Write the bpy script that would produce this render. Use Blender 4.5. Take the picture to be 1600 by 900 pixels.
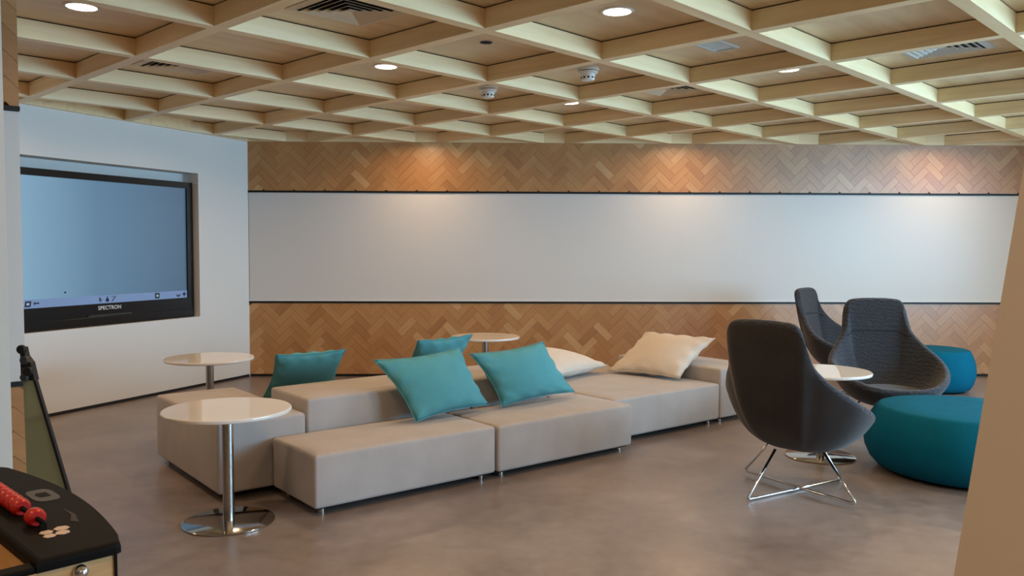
import bpy, bmesh, math, random
from mathutils import Vector, Matrix
random.seed(7)
for o in list(bpy.data.objects): bpy.data.objects.remove(o)
scene = bpy.context.scene
COL = scene.collection
PI = math.pi
R = math.radians

# ------------------------------------------------------------------ camera
CAM_H = 1.55
cam_d = bpy.data.cameras.new('camera'); cam = bpy.data.objects.new('camera', cam_d); COL.objects.link(cam)
cam_d.sensor_fit = 'HORIZONTAL'; cam_d.sensor_width = 36.0; cam_d.lens = 36.0 * 1308.4 / 1600.0
cam_d.clip_start = 0.05; cam_d.clip_end = 100
cam.matrix_world = Matrix.Translation((0, 0, CAM_H)) @ Matrix.Rotation(PI/2 - 0.049, 4, 'X') @ Matrix.Rotation(0.0032, 4, 'Z')
scene.camera = cam

# ------------------------------------------------------------------ world, daylight, exposure
world = bpy.data.worlds.new('world'); scene.world = world; world.use_nodes = True
bg = world.node_tree.nodes['Background']
bg.inputs['Color'].default_value = (0.62, 0.80, 1.0, 1); bg.inputs['Strength'].default_value = 0.6
WIN_X = 7.2
WINDOWS = [(-0.2, 2.3), (2.6, 5.1), (5.4, 7.1)]      # y ranges of the windows in the right wall
WIN_Z = (0.70, 2.70)
DAY_W = 124.0                           # watts per metre of window, the same sky in each
for (ya, yb) in WINDOWS:
    L = bpy.data.lights.new('window_daylight', 'AREA'); L.shape = 'RECTANGLE'
    L.size = yb - ya; L.size_y = WIN_Z[1] - WIN_Z[0]; L.energy = DAY_W * (yb - ya); L.color = (0.40, 0.72, 1.0)
    lo = bpy.data.objects.new('window_daylight', L); COL.objects.link(lo)
    lo.matrix_world = Matrix.Translation((WIN_X + 0.30, (ya+yb)/2, sum(WIN_Z)/2)) @ Matrix.Rotation(PI/2, 4, 'Z') @ Matrix.Rotation(PI/2, 4, 'X')
LAMP_W = 10.0
LAMP_COL = (1.0, 0.64, 0.35)
scene.view_settings.view_transform = 'Standard'
scene.view_settings.look = 'None'
scene.view_settings.gamma = 1.0
scene.view_settings.use_curve_mapping = False
scene.view_settings.exposure = 0.14

# ------------------------------------------------------------------ materials
def lin(c):
    return tuple(((v/255)/12.92 if v/255 <= .04045 else ((v/255+.055)/1.055)**2.4) for v in c) + (1,)
class NT:
    def __init__(s, name):
        s.m = bpy.data.materials.new(name); s.m.use_nodes = True
        s.t = s.m.node_tree; s.b = s.t.nodes['Principled BSDF']
    def n(s, typ, **kw):
        nd = s.t.nodes.new(typ)
        for k, v in kw.items():
            if k in nd.inputs: nd.inputs[k].default_value = v
            else: setattr(nd, k, v)
        return nd
    def l(s, a, b): s.t.links.new(a, b)
    def coords(s, kind='Object', scale=(1, 1, 1), rot=(0, 0, 0)):
        tc = s.n('ShaderNodeTexCoord'); mp = s.n('ShaderNodeMapping')
        mp.inputs['Scale'].default_value = scale; mp.inputs['Rotation'].default_value = rot
        s.l(tc.outputs[kind], mp.inputs['Vector']); return mp.outputs['Vector']
    def ramp(s, fac, stops):
        r = s.n('ShaderNodeValToRGB'); e = r.color_ramp.elements
        while len(e) < len(stops): e.new(0.5)
        for el, (p, c) in zip(e, stops): el.position = p; el.color = lin(c)
        s.l(fac, r.inputs['Fac']); return r.outputs['Color']
    def bump(s, h, strength=.2, dist=.01):
        b = s.n('ShaderNodeBump', Strength=strength, Distance=dist)
        s.l(h, b.inputs['Height']); s.l(b.outputs['Normal'], s.b.inputs['Normal'])
    def set(s, **kw):
        for k, v in kw.items(): s.b.inputs[k.replace('_', ' ')].default_value = v
        return s

def plain(name, c, rough=.5, metal=0.0, spec=.5, **kw):
    t = NT(name); t.set(Base_Color=lin(c), Roughness=rough, Metallic=metal); t.b.inputs['Specular IOR Level'].default_value = spec
    for k, v in kw.items(): t.b.inputs[k.replace('_', ' ')].default_value = v
    return t.m

def birch(name, stops, scale=(1.2, 14, 14), rough=.42, kind='Object'):
    t = NT(name); v = t.coords(kind, scale)
    oi = t.n('ShaderNodeObjectInfo')
    add = t.n('ShaderNodeVectorMath', operation='ADD'); sc = t.n('ShaderNodeVectorMath', operation='SCALE'); sc.inputs['Scale'].default_value = 40
    cmb = t.n('ShaderNodeCombineXYZ'); t.l(oi.outputs['Random'], cmb.inputs[0]); t.l(oi.outputs['Random'], cmb.inputs[1]); t.l(oi.outputs['Random'], cmb.inputs[2])
    t.l(cmb.outputs[0], sc.inputs[0]); t.l(v, add.inputs[0]); t.l(sc.outputs[0], add.inputs[1])
    nz = t.n('ShaderNodeTexNoise', Scale=1.0, Detail=5.0, Roughness=.55, Distortion=.6); t.l(add.outputs[0], nz.inputs['Vector'])
    t.l(t.ramp(nz.outputs['Fac'], stops), t.b.inputs['Base Color'])
    t.set(Roughness=rough); t.bump(nz.outputs['Fac'], .05, .004)
    return t.m

M = {}
M['beam'] = birch('birch_beam', [(.25, (224, 196, 148)), (.5, (238, 212, 165)), (.75, (245, 224, 182))])
M['ply'] = birch('birch_panel', [(.25, (204, 176, 136)), (.5, (220, 194, 154)), (.8, (232, 208, 170))], scale=(1.1, 7, 7))
M['gap_shade'] = plain('dark_gap_shade', (52, 37, 24), .9)  # dark brown standing for the shade in the ceiling gaps

def block_mat(name, island):
    t = NT(name)
    v = t.coords('Object', (2, 22, 22))
    if island:
        g = t.n('ShaderNodeNewGeometry'); rnd = g.outputs['Random Per Island']
    else:
        g = t.n('ShaderNodeObjectInfo'); rnd = g.outputs['Random']
    nz = t.n('ShaderNodeTexNoise', Scale=1.0, Detail=4.0, Roughness=.6, noise_dimensions='4D'); t.l(v, nz.inputs['Vector'])
    ml = t.n('ShaderNodeMath', operation='MULTIPLY'); ml.inputs[1].default_value = 37; t.l(rnd, ml.inputs[0]); t.l(ml.outputs[0], nz.inputs['W'])
    c1 = t.ramp(rnd, [(0, (170, 119, 72)), (.08, (180, 128, 78)), (.55, (187, 136, 85)), (.9, (193, 144, 93)), (1, (208, 165, 116))])
    mx = t.n('ShaderNodeMix', data_type='RGBA', blend_type='MULTIPLY'); mx.inputs['Factor'].default_value = .55
    t.l(c1, mx.inputs[6]); t.l(t.ramp(nz.outputs['Fac'], [(.3, (222, 210, 198)), (.7, (255, 255, 255))]), mx.inputs[7])
    t.l(mx.outputs[2], t.b.inputs['Base Color']); t.set(Roughness=.38); t.b.inputs['Coat Weight'].default_value = 1.0; t.b.inputs['Coat IOR'].default_value = 1.6; t.b.inputs['Coat Roughness'].default_value = .34; t.bump(nz.outputs['Fac'], .06, .003)
    return t.m
M['block'] = block_mat('herringbone_block', False)
M['block_rest'] = block_mat('herringbone_block_rest', True)
M['backing'] = plain('block_joint', (140, 98, 62), .8)

def wall_paint(name, c, rough=.6):
    t = NT(name); v = t.coords('Object', (3, 3, 3))
    nz = t.n('ShaderNodeTexNoise', Scale=60.0, Detail=3.0); t.l(v, nz.inputs['Vector'])
    t.set(Base_Color=lin(c), Roughness=rough); t.bump(nz.outputs['Fac'], .03, .002); return t.m
M['white'] = wall_paint('white_paint', (222, 222, 219))
M['pillar_paint'] = wall_paint('beige_paint', (190, 164, 132), .7)
M['pillar_white'] = wall_paint('grey_white_paint', (182, 180, 173))
M['dark_paint'] = wall_paint('taupe_paint', (132, 112, 94), .7)  # dark tone picked for the unseen walls to cut bounce light
M['board'] = plain('whiteboard_gloss', (214, 213, 211), .33, spec=.4)
M['black'] = plain('black_trim', (10, 10, 11), .5)

def floor_mat():
    t = NT('floor_vinyl'); v = t.coords('Object', (1, 1, 1))
    n1 = t.n('ShaderNodeTexNoise', Scale=1.1, Detail=6.0, Roughness=.6, Distortion=.4); t.l(v, n1.inputs['Vector'])
    n2 = t.n('ShaderNodeTexNoise', Scale=9.0, Detail=5.0, Roughness=.65); t.l(v, n2.inputs['Vector'])
    a = t.ramp(n1.outputs['Fac'], [(.3, (116, 105, 101)), (.5, (134, 123, 119)), (.72, (152, 141, 137))])
    b = t.ramp(n2.outputs['Fac'], [(.3, (222, 216, 210)), (.65, (255, 255, 255))])
    mx = t.n('ShaderNodeMix', data_type='RGBA', blend_type='MULTIPLY'); mx.inputs['Factor'].default_value = .8
    t.l(a, mx.inputs[6]); t.l(b, mx.inputs[7]); t.l(mx.outputs[2], t.b.inputs['Base Color'])
    rr = t.n('ShaderNodeMapRange'); rr.inputs['To Min'].default_value = .24; rr.inputs['To Max'].default_value = .40
    t.l(n2.outputs['Fac'], rr.inputs['Value']); t.l(rr.outputs[0], t.b.inputs['Roughness'])
    t.b.inputs['Specular IOR Level'].default_value = .8
    t.bump(n2.outputs['Fac'], .03, .003); return t.m
M['floor'] = floor_mat()

def fabric(name, dark, light, scale=260.0, rough=.9, sheen=.15, bump=.12):
    t = NT(name); v = t.coords('Object', (1, 1, 1))
    n1 = t.n('ShaderNodeTexNoise', Scale=scale, Detail=2.0); t.l(v, n1.inputs['Vector'])
    n2 = t.n('ShaderNodeTexNoise', Scale=5.0, Detail=3.0); t.l(v, n2.inputs['Vector'])
    mx = t.n('ShaderNodeMath', operation='MULTIPLY_ADD'); mx.inputs[1].default_value = .35; t.l(n2.outputs['Fac'], mx.inputs[0])
    sc = t.n('ShaderNodeMath', operation='MULTIPLY'); sc.inputs[1].default_value = .65; t.l(n1.outputs['Fac'], sc.inputs[0]); t.l(sc.outputs[0], mx.inputs[2])
    t.l(t.ramp(mx.outputs[0], [(.35, dark), (.65, light)]), t.b.inputs['Base Color'])
    t.set(Roughness=rough); t.b.inputs['Sheen Weight'].default_value = sheen; t.b.inputs['Specular IOR Level'].default_value = .12
    t.bump(n1.outputs['Fac'], bump, .002); return t.m
M['sofa'] = fabric('oatmeal_linen', (160, 154, 152), (178, 173, 171))
M['teal'] = fabric('teal_cotton', (74, 138, 146), (88, 152, 160), 180.0, sheen=.05)
M['cream'] = fabric('cream_cotton', (196, 187, 176), (212, 204, 194), 180.0)
M['ottoman'] = fabric('petrol_wool', (0, 86, 114), (3, 100, 130), 220.0, sheen=.0)

def quilt():
    t = NT('charcoal_quilted_wool'); v = t.coords('Object', (1, 1, 1.0))
    w = t.n('ShaderNodeTexWave', Scale=9.0, Distortion=7.0, Detail=1.5, wave_type='BANDS', bands_direction='Z')
    w.inputs['Detail Scale'].default_value = 2.2; t.l(v, w.inputs['Vector'])
    n1 = t.n('ShaderNodeTexNoise', Scale=240.0, Detail=2.0); t.l(v, n1.inputs['Vector'])
    t.l(t.ramp(n1.outputs['Fac'], [(.35, (42, 44, 50)), (.65, (60, 63, 71))]), t.b.inputs['Base Color'])
    t.set(Roughness=.92); t.b.inputs['Specular IOR Level'].default_value = .15; t.b.inputs['Sheen Weight'].default_value = .2
    t.bump(w.outputs['Fac'], .35, .012); return t.m
M['chair'] = quilt()
M['chair_seam'] = plain('dark_seam', (34, 34, 38), .9)
M['chair_plain'] = fabric('charcoal_wool', (40, 38, 39), (56, 54, 55), 240.0, sheen=.2)
M['chrome'] = plain('chrome', (205, 205, 208), .08, 1.0)
M['steel'] = plain('brushed_steel', (176, 172, 168), .26, 1.0)
M['base_steel'] = plain('polished_base', (190, 186, 182), .1, 1.0)
M['table_white'] = plain('white_gloss_top', (222, 219, 214), .06)
M['white_plastic'] = plain('white_plastic', (228, 226, 220), .4)
M['tv_black'] = plain('tv_black', (9, 10, 11), .25)
M['tv_strip'] = plain('tv_grey_strip', (52, 56, 58), .3)
M['logo'] = plain('logo_silver', (205, 208, 210), .4)
M['ui_dark'] = plain('ui_navy', (20, 34, 66), .5)
M['ui_green'] = plain('ui_teal', (14, 62, 74), .5)
M['ui_white'] = plain('ui_white', (200, 214, 232), .5)
M['vent'] = plain('vent_enamel', (214, 198, 170), .45)
M['vent_white'] = plain('vent_white', (200, 200, 192), .5)
M['vent_dark'] = plain('vent_dark', (16, 13, 11), .9)
M['gold'] = plain('foos_wood', (196, 160, 110), .4)
M['foos_black'] = plain('foos_black', (12, 11, 10), .6, spec=.1)
M['foos_wood'] = birch('foosball_wood', [(.25, (168, 136, 92)), (.5, (190, 156, 108)), (.8, (206, 174, 126))], scale=(3, 3, 16))
M['red'] = plain('red_plastic', (170, 26, 20), .35)
M['grey_plate'] = plain('grey_plate', (58, 59, 59), .5)
M['ball_white'] = plain('ball_print_white', (196, 176, 160), .5)
M['ball_dark'] = plain('ball_print_dark', (22, 19, 17), .6)
M['frame_alu'] = plain('window_frame_grey', (120, 124, 128), .4)
M['edge_cream'] = plain('board_lip', (226, 226, 224), .35)

def emis(name, c, s):
    t = NT(name); t.set(Base_Color=(0, 0, 0, 1)); t.b.inputs['Emission Color'].default_value = c; t.b.inputs['Emission Strength'].default_value = s; return t.m
M['lamp'] = emis('lamp_diffuser', (1.0, .86, .66, 1), 9.0)
M['ui_bar'] = emis('screen_toolbar', lin((112, 136, 176)), .85)
def screen():
    t = NT('screen_glow_glare'); t.set(Base_Color=(.004, .004, .005, 1), Roughness=.22)
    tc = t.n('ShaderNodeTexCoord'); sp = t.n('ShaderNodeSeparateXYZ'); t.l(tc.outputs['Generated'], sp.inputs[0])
    c = t.ramp(sp.outputs[0], [(0.0, (78, 104, 128)), (.55, (98, 134, 162)), (1.0, (138, 178, 204))])  # glare painted into the glow, lighter towards the camera end
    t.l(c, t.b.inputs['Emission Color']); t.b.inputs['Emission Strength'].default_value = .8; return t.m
M['screen'] = screen()
def glass():
    t = NT('green_glass'); t.set(Base_Color=lin((176, 182, 156)), Roughness=.15)
    tr = t.n('ShaderNodeBsdfTransparent'); tr.inputs['Color'].default_value = lin((196, 208, 188))
    mx = t.n('ShaderNodeMixShader'); mx.inputs['Fac'].default_value = .45
    out = t.t.nodes['Material Output']; t.l(t.b.outputs[0], mx.inputs[1]); t.l(tr.outputs[0], mx.inputs[2]); t.l(mx.outputs[0], out.inputs['Surface']); return t.m
M['glass'] = glass()
def pane():
    t = NT('window_glass'); tr = t.n('ShaderNodeBsdfTransparent'); gl = t.n('ShaderNodeBsdfGlossy'); gl.inputs['Roughness'].default_value = .02
    mx = t.n('ShaderNodeMixShader'); mx.inputs['Fac'].default_value = .06
    out = t.t.nodes['Material Output']; t.l(tr.outputs[0], mx.inputs[1]); t.l(gl.outputs[0], mx.inputs[2]); t.l(mx.outputs[0], out.inputs['Surface']); return t.m
M['pane'] = pane()

# ------------------------------------------------------------------ mesh helpers
def link(name, me, mat, parent=None, smooth=False):
    if mat is not None and not me.materials: me.materials.append(M[mat] if isinstance(mat, str) else mat)
    if smooth:
        for p in me.polygons: p.use_smooth = True
    o = bpy.data.objects.new(name, me); COL.objects.link(o)
    if parent is not None: o.parent = parent
    return o
def pydata(name, verts, faces, mat, parent=None, smooth=False):
    me = bpy.data.meshes.new(name); me.from_pydata([tuple(v) for v in verts], [], faces); me.update()
    return link(name, me, mat, parent, smooth)
def from_bm(name, bm, mat, parent=None, smooth=False):
    bmesh.ops.recalc_face_normals(bm, faces=bm.faces)
    me = bpy.data.meshes.new(name); bm.to_mesh(me); bm.free(); return link(name, me, mat, parent, smooth)
def empty(name, loc=(0, 0, 0), rotz=0.0):
    o = bpy.data.objects.new(name, None); COL.objects.link(o); o.location = loc; o.rotation_euler = (0, 0, rotz); o.empty_display_size = .1; return o
def tag(o, label, cat, group=None):
    o['label'] = label; o['category'] = cat
    if group: o['group'] = group
    return o
def struct(o, label=None):
    o['kind'] = 'structure'
    if label: o['label'] = label
    return o
def add_box(bm, x0, x1, y0, y1, z0, z1, mtx=None, bevel=0, seg=3):
    vs = [bm.verts.new((x, y, z)) for z in (z0, z1) for (x, y) in ((x0, y0), (x1, y0), (x1, y1), (x0, y1))]
    fs = [bm.faces.new([vs[i] for i in f]) for f in ((3, 2, 1, 0), (4, 5, 6, 7), (0, 1, 5, 4), (1, 2, 6, 5), (2, 3, 7, 6), (3, 0, 4, 7))]
    if bevel:
        es = list({e for f in fs for e in f.edges})
        r = bmesh.ops.bevel(bm, geom=es, offset=bevel, segments=seg, profile=.5, affect='EDGES')
        vs = list({v for f in r['faces'] for v in f.verts} | {v for v in vs if v.is_valid})
    if mtx is not None: bmesh.ops.transform(bm, matrix=mtx, verts=vs)
def box(name, x0, x1, y0, y1, z0, z1, mat, parent=None, bevel=0, seg=3, mtx=None, smooth=False):
    bm = bmesh.new(); add_box(bm, x0, x1, y0, y1, z0, z1, mtx, bevel, seg); return from_bm(name, bm, mat, parent, smooth)
def prism(name, poly, z0, z1, mat, parent=None):
    n = len(poly); v = [(x, y, z0) for x, y in poly] + [(x, y, z1) for x, y in poly]
    f = [list(range(n))[::-1], [n+i for i in range(n)]] + [[i, (i+1) % n, n+(i+1) % n, n+i] for i in range(n)]
    return pydata(name, v, f, mat, parent)
def lathe(name, prof, mat, parent=None, seg=48, smooth=True, origin=(0, 0, 0), sharp=R(35), shape=None):
    v = []; f = []; n = len(prof)
    for k in range(seg):
        a = 2*PI*k/seg; s = shape(a) if shape else 1.0
        for r, z in prof: v.append((origin[0]+r*s*math.cos(a), origin[1]+r*s*math.sin(a), origin[2]+z))
    for k in range(seg):
        k2 = (k+1) % seg
        for i in range(n-1): f.append((k*n+i, k2*n+i, k2*n+i+1, k*n+i+1))
    f.append([k*n for k in range(seg)][::-1]); f.append([k*n+n-1 for k in range(seg)])
    o = pydata(name, v, f, mat, parent, smooth)
    if smooth: o.data.set_sharp_from_angle(angle=sharp)
    return o
def fillet(pts, r, n=5):
    out = [Vector(pts[0])]
    for a, b, c in zip(pts, pts[1:], pts[2:]):
        a, b, c = Vector(a), Vector(b), Vector(c)
        d1 = (a-b).normalized(); d2 = (c-b).normalized(); rr = min(r, (a-b).length*.45, (c-b).length*.45)
        p1 = b+d1*rr; p2 = b+d2*rr
        for i in range(n+1):
            t = i/n; out.append(p1*(1-t)**2 + b*2*t*(1-t) + p2*t*t)
    out.append(Vector(pts[-1])); return out
def tube(name, pts, r, mat, parent=None, seg=10, bm=None):
    own = bm is None
    if own: bm = bmesh.new()
    pts = [Vector(p) for p in pts]; rings = []; up = None
    for i, p in enumerate(pts):
        t = (pts[min(i+1, len(pts)-1)] - pts[max(i-1, 0)]).normalized()
        if up is None: up = t.orthogonal().normalized()
        up = (up - t*up.dot(t)).normalized(); sd = t.cross(up)
        rings.append([bm.verts.new(p + (up*math.cos(2*PI*k/seg) + sd*math.sin(2*PI*k/seg))*r) for k in range(seg)])
    for a, b in zip(rings, rings[1:]):
        for k in range(seg): bm.faces.new((a[k], a[(k+1) % seg], b[(k+1) % seg], b[k]))
    bm.faces.new(rings[0][::-1]); bm.faces.new(rings[-1])
    if own: return from_bm(name, bm, mat, parent, True)
def copy_tree(o, parent=None):
    c = o.copy(); COL.objects.link(c); c.parent = parent
    for ch in list(o.children): copy_tree(ch, c)
    return c
def clip(poly, planes):
    for (px, py, nx, ny) in planes:                      # keep (p - P).n <= 0
        out = []
        for i in range(len(poly)):
            a, b = poly[i], poly[(i+1) % len(poly)]
            da = (a[0]-px)*nx + (a[1]-py)*ny; db = (b[0]-px)*nx + (b[1]-py)*ny
            if da <= 0: out.append(a)
            if da*db < 0:
                t = da/(da-db); out.append((a[0]+(b[0]-a[0])*t, a[1]+(b[1]-a[1])*t))
        poly = out
        if len(poly) < 3: return []
    return poly
def area(p):
    return abs(sum(p[i][0]*p[(i+1) % len(p)][1] - p[(i+1) % len(p)][0]*p[i][1] for i in range(len(p))))/2

# ------------------------------------------------------------------ room shell
BL = (-3.116, 9.915); BR = (WIN_X, 9.915 + .0207*(WIN_X+3.116))
TVD = (-.405, -.914); TVLEN = 5.5
LF = (BL[0]+TVD[0]*TVLEN, BL[1]+TVD[1]*TVLEN)
ROOM = [(WIN_X, -3.0), BR, BL, LF, (LF[0], -3.0)]         # counter-clockwise seen from above
Z_LAT = 2.775; BEAM_D = .118; Z_PAN = Z_LAT + BEAM_D
PLANES = []
for i in range(len(ROOM)):
    a, b = ROOM[i], ROOM[(i+1) % len(ROOM)]; dx, dy = b[0]-a[0], b[1]-a[1]; l = math.hypot(dx, dy)
    off = .05; PLANES.append((a[0]-dy/l*off, a[1]+dx/l*off, dy/l, -dx/l))

floor = struct(prism('floor', [(WIN_X+.4, -3.3), (WIN_X+.4, 10.6), (-3.2, 10.4), (LF[0]-.4, LF[1]), (LF[0]-.4, -3.3)], -.1, 0, 'floor'), 'grey brown mottled vinyl floor with a soft sheen')

# ceiling with a coffer lattice
S = 1.0671; YAW = .8055; X0, Y0 = -1.668, 4.7355; T = .08
ua = (math.cos(YAW), math.sin(YAW)); ub = (-math.sin(YAW), math.cos(YAW))
def lat(a, b): return (X0 + a*S*ua[0] + b*S*ub[0], Y0 + a*S*ua[1] + b*S*ub[1])
ceiling = struct(prism('ceiling', [(WIN_X+.3, -3.3), (WIN_X+.3, 10.5), (-3.2, 10.3), (LF[0]-.3, LF[1]), (LF[0]-.3, -3.3)], Z_PAN+.03, Z_PAN+.12, 'gap_shade'), 'birch plywood coffered ceiling of square crossing beams')
tS = T/S
def lat_prism(name, a0, a1, b0, b1, z0, z1, mat, along='a'):
    poly = clip([lat(a0, b0), lat(a1, b0), lat(a1, b1), lat(a0, b1)], PLANES)
    if len(poly) < 3 or area(poly) < .002: return None
    # local frame with x along the grain
    am, bm_ = (a0+a1)/2, (b0+b1)/2
    o = lat(am, bm_); ang = YAW if along == 'a' else YAW + PI/2
    c, s = math.cos(-ang), math.sin(-ang)
    loc = [((x-o[0])*c - (y-o[1])*s, (x-o[0])*s + (y-o[1])*c) for x, y in poly]
    p = prism(name, loc, z0, z1, mat, ceiling); p.location = (o[0], o[1], 0); p.rotation_euler = (0, 0, ang)
    return p
AR, BRG = range(-10, 13), range(-10, 12)
for b in BRG:                                            # long beams
    lat_prism('ceiling_beam', -12, 14, b, b+tS, Z_LAT, Z_PAN-.0075, 'beam', 'a')
    lat_prism('gap_shade_strip', -12, 14, b+.009, b+tS-.009, Z_PAN-.0074, Z_PAN+.029, 'gap_shade', 'a')  # added dark strip, paints the shade line between beam and panel
inner = ROOM
def inset(d):
    out = []
    n = len(ROOM)
    for i in range(n):
        p0, p1, p2 = ROOM[i-1], ROOM[i], ROOM[(i+1) % n]
        def ln(a, b):
            dx, dy = b[0]-a[0], b[1]-a[1]; l = math.hypot(dx, dy); return (a[0]-dy/l*d, a[1]+dx/l*d, dx/l, dy/l)
        x1, y1, dx1, dy1 = ln(p0, p1); x2, y2, dx2, dy2 = ln(p1, p2)
        den = dx1*dy2 - dy1*dx2; t = ((x2-x1)*dy2 - (y2-y1)*dx2)/den
        out.append((x1+dx1*t, y1+dy1*t))
    return out
IN0, IN1 = inset(.003), inset(.0495)
for i in range(len(ROOM)):
    j = (i+1) % len(ROOM)
    prism('perimeter_beam', [IN0[i], IN0[j], IN1[j], IN1[i]], Z_LAT+.0015, Z_PAN+.03, 'beam', ceiling)
coffers = []
for a in AR:
    for b in BRG:
        lat_prism('cross_beam', a, a+tS, b+tS+.0004, b+1-.0004, Z_LAT, Z_PAN-.0075, 'beam', 'b')
        lat_prism('gap_shade_strip', a+.009, a+tS-.009, b+tS-.0088, b+1+.0088, Z_PAN-.0074, Z_PAN+.029, 'gap_shade', 'b')  # same painted shade line over the cross beams
        g = -.006
        p = lat_prism('coffer_panel', a+tS+g, a+1-g, b+tS+g, b+1-g, Z_PAN, Z_PAN+.018, 'ply', 'a')
        if p: coffers.append((a, b))
def coffer_centre(a, b): return lat(a + .5 + tS/2, b + .5 + tS/2)

# back wall, whiteboard band and herringbone bands
WANG = math.atan(.0207); WLEN = math.hypot(BR[0]-BL[0], BR[1]-BL[1])
WM = Matrix.Translation((BL[0], BL[1], 0)) @ Matrix.Rotation(WANG, 4, 'Z')    # x along the wall, -y into the room
wall_back = struct(box('wall_back', -.15, WLEN+.1, .030, .2, 0, Z_PAN+.02, 'backing', mtx=WM))
Z_T1, Z_T2 = .887, 2.195
def herringbone(name, label, z0, z1, length, W, Lb, limit, mtx, parent_mat='backing'):
    base = struct(box(name, 0, length, .018, .030, z0, z1, parent_mat), label); base.matrix_world = mtx
    w, l = W, Lb; pieces = []
    r2 = math.sqrt(.5); gap = .0007
    for i in range(-80, 160):
        for j in range(-80, 120):
            ox, oy = i*w + j*l, i*w - j*l
            cx, cz = (ox-oy)*r2, (ox+oy)*r2
            if not (-.5 < cx < length+.5 and -1.5 < cz < 5): continue
            for (x0, x1, y0, y1) in ((ox, ox+l, oy, oy+w), (ox-w, ox, oy, oy+l)):
                q = [(x0+gap, y0+gap), (x1-gap, y0+gap), (x1-gap, y1-gap), (x0+gap, y1-gap)]
                q = [((x-y)*r2, (x+y)*r2) for x, y in q]
                q = clip(q, [(0, 0, -1, 0), (length, 0, 1, 0), (0, z0, 0, -1), (0, z1, 0, 1)])
                if len(q) >= 3 and area(q) > .0006: pieces.append((q, area(q), (x1-x0) > (y1-y0)))
    pieces.sort(key=lambda p: (-(p[1] > .012), -sum(c[1] for c in p[0])/len(p[0])))
    shared = {}
    rest_v, rest_f = [], []
    full = w*l*.97
    for k, (q, ar, horiz) in enumerate(pieces):
        n = len(q); cx = sum(c[0] for c in q)/n; cz = sum(c[1] for c in q)/n
        proud = .0015*random.random()
        ang = R(45) if horiz else R(135)
        c, s = math.cos(-ang), math.sin(-ang)
        loc = [((x-cx)*c - (z-cz)*s, (x-cx)*s + (z-cz)*c) for x, z in q]
        v = [(x, -.012, z) for x, z in loc] + [(x, .006, z) for x, z in loc]
        f = [list(range(n)), [n+i for i in range(n)][::-1]] + [[(i+1) % n, i, n+i, n+(i+1) % n] for i in range(n)]
        if k < limit:
            if ar > full and 'm' in shared: me = shared['m']
            else:
                me = bpy.data.meshes.new('wood_block'); me.from_pydata(v, [], f); me.update(); me.materials.append(M['block'])
                if ar > full: shared['m'] = me
            o = bpy.data.objects.new('wood_block', me); COL.objects.link(o); o.parent = base
            o.location = (cx, .012-proud, cz); o.rotation_euler = (0, -ang, 0)
        else:
            i0 = len(rest_v); c2, s2 = math.cos(ang), math.sin(ang)
            rest_v += [(x*c2 - z*s2 + cx, y+.012-proud, x*s2 + z*c2 + cz) for x, y, z in v]
            rest_f += [[i0+i for i in ff] for ff in f]
    if rest_v:
        o = pydata('wood_blocks', rest_v, rest_f, 'block_rest', base); o['kind'] = 'stuff'
    return base, len(pieces)
_, n1 = herringbone('wall_back_upper', 'birch herringbone block band above the long whiteboard', Z_T2+.012, Z_PAN+.02, WLEN-.01, .085, .255, 330, WM)
_, n2 = herringbone('wall_back_lower', 'birch herringbone block band below the long whiteboard', .03, Z_T1-.012, WLEN-.01, .085, .255, 320, WM)
wb = empty('whiteboard', (0, 0, 0)); wb.matrix_world = WM @ Matrix.Translation((0, 0, Z_T1))
tag(wb, 'long white writing board filling the middle of the back wall', 'whiteboard')
H_B = Z_T2 - Z_T1
box('panel', .004, WLEN-.012, .004, .029, .013, H_B-.013, 'board', wb)
box('bottom_lip', .004, WLEN-.012, -.006, .003, .013, .026, 'edge_cream', wb)
for k, z in enumerate((Z_T1, Z_T2)):
    struct(box('trim_%d' % (k+1), .002, WLEN-.012, -.010, .029, z-.0105, z+.0105, 'black', mtx=WM), ('black strip along the foot of the whiteboard', 'black strip along the head of the whiteboard')[k])
struct(box('baseboard_back', .01, WLEN-.02, -.004, .029, 0, .028, 'black', mtx=WM), 'thin black skirting of the back wall')

# screen wall (left), niche and its skirting
TVM = Matrix(((TVD[0], -.914, 0, BL[0]), (TVD[1], .405, 0, BL[1]), (0, 0, 1, 0), (0, 0, 0, 1)))   # x along the wall from the corner towards the camera, y behind it
TVM = Matrix(((TVD[0], TVD[1], 0, BL[0]), (TVD[1], -TVD[0], 0, BL[1]), (0, 0, 1, 0), (0, 0, 0, 1)))
N0, N1, NZ0, NZ1 = .785, 3.035, .774, 2.341; ND = .22
bm = bmesh.new()
add_box(bm, 0, N0, 0, ND+.05, 0, Z_PAN+.02); add_box(bm, N1, TVLEN, 0, ND+.05, 0, Z_PAN+.02)
add_box(bm, N0, N1, 0, ND+.05, 0, NZ0); add_box(bm, N0, N1, 0, ND+.05, NZ1, Z_PAN+.02); add_box(bm, N0, N1, ND, ND+.05, NZ0, NZ1)
bmesh.ops.transform(bm, matrix=TVM, verts=bm.verts)
struct(from_bm('wall_left', bm, 'white'), 'white wall with a recessed niche for the big screen')
struct(box('baseboard_left', .02, TVLEN-.02, -.006, -.0005, 0, .03, 'black', mtx=TVM), 'thin black skirting of the white screen wall')
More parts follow.
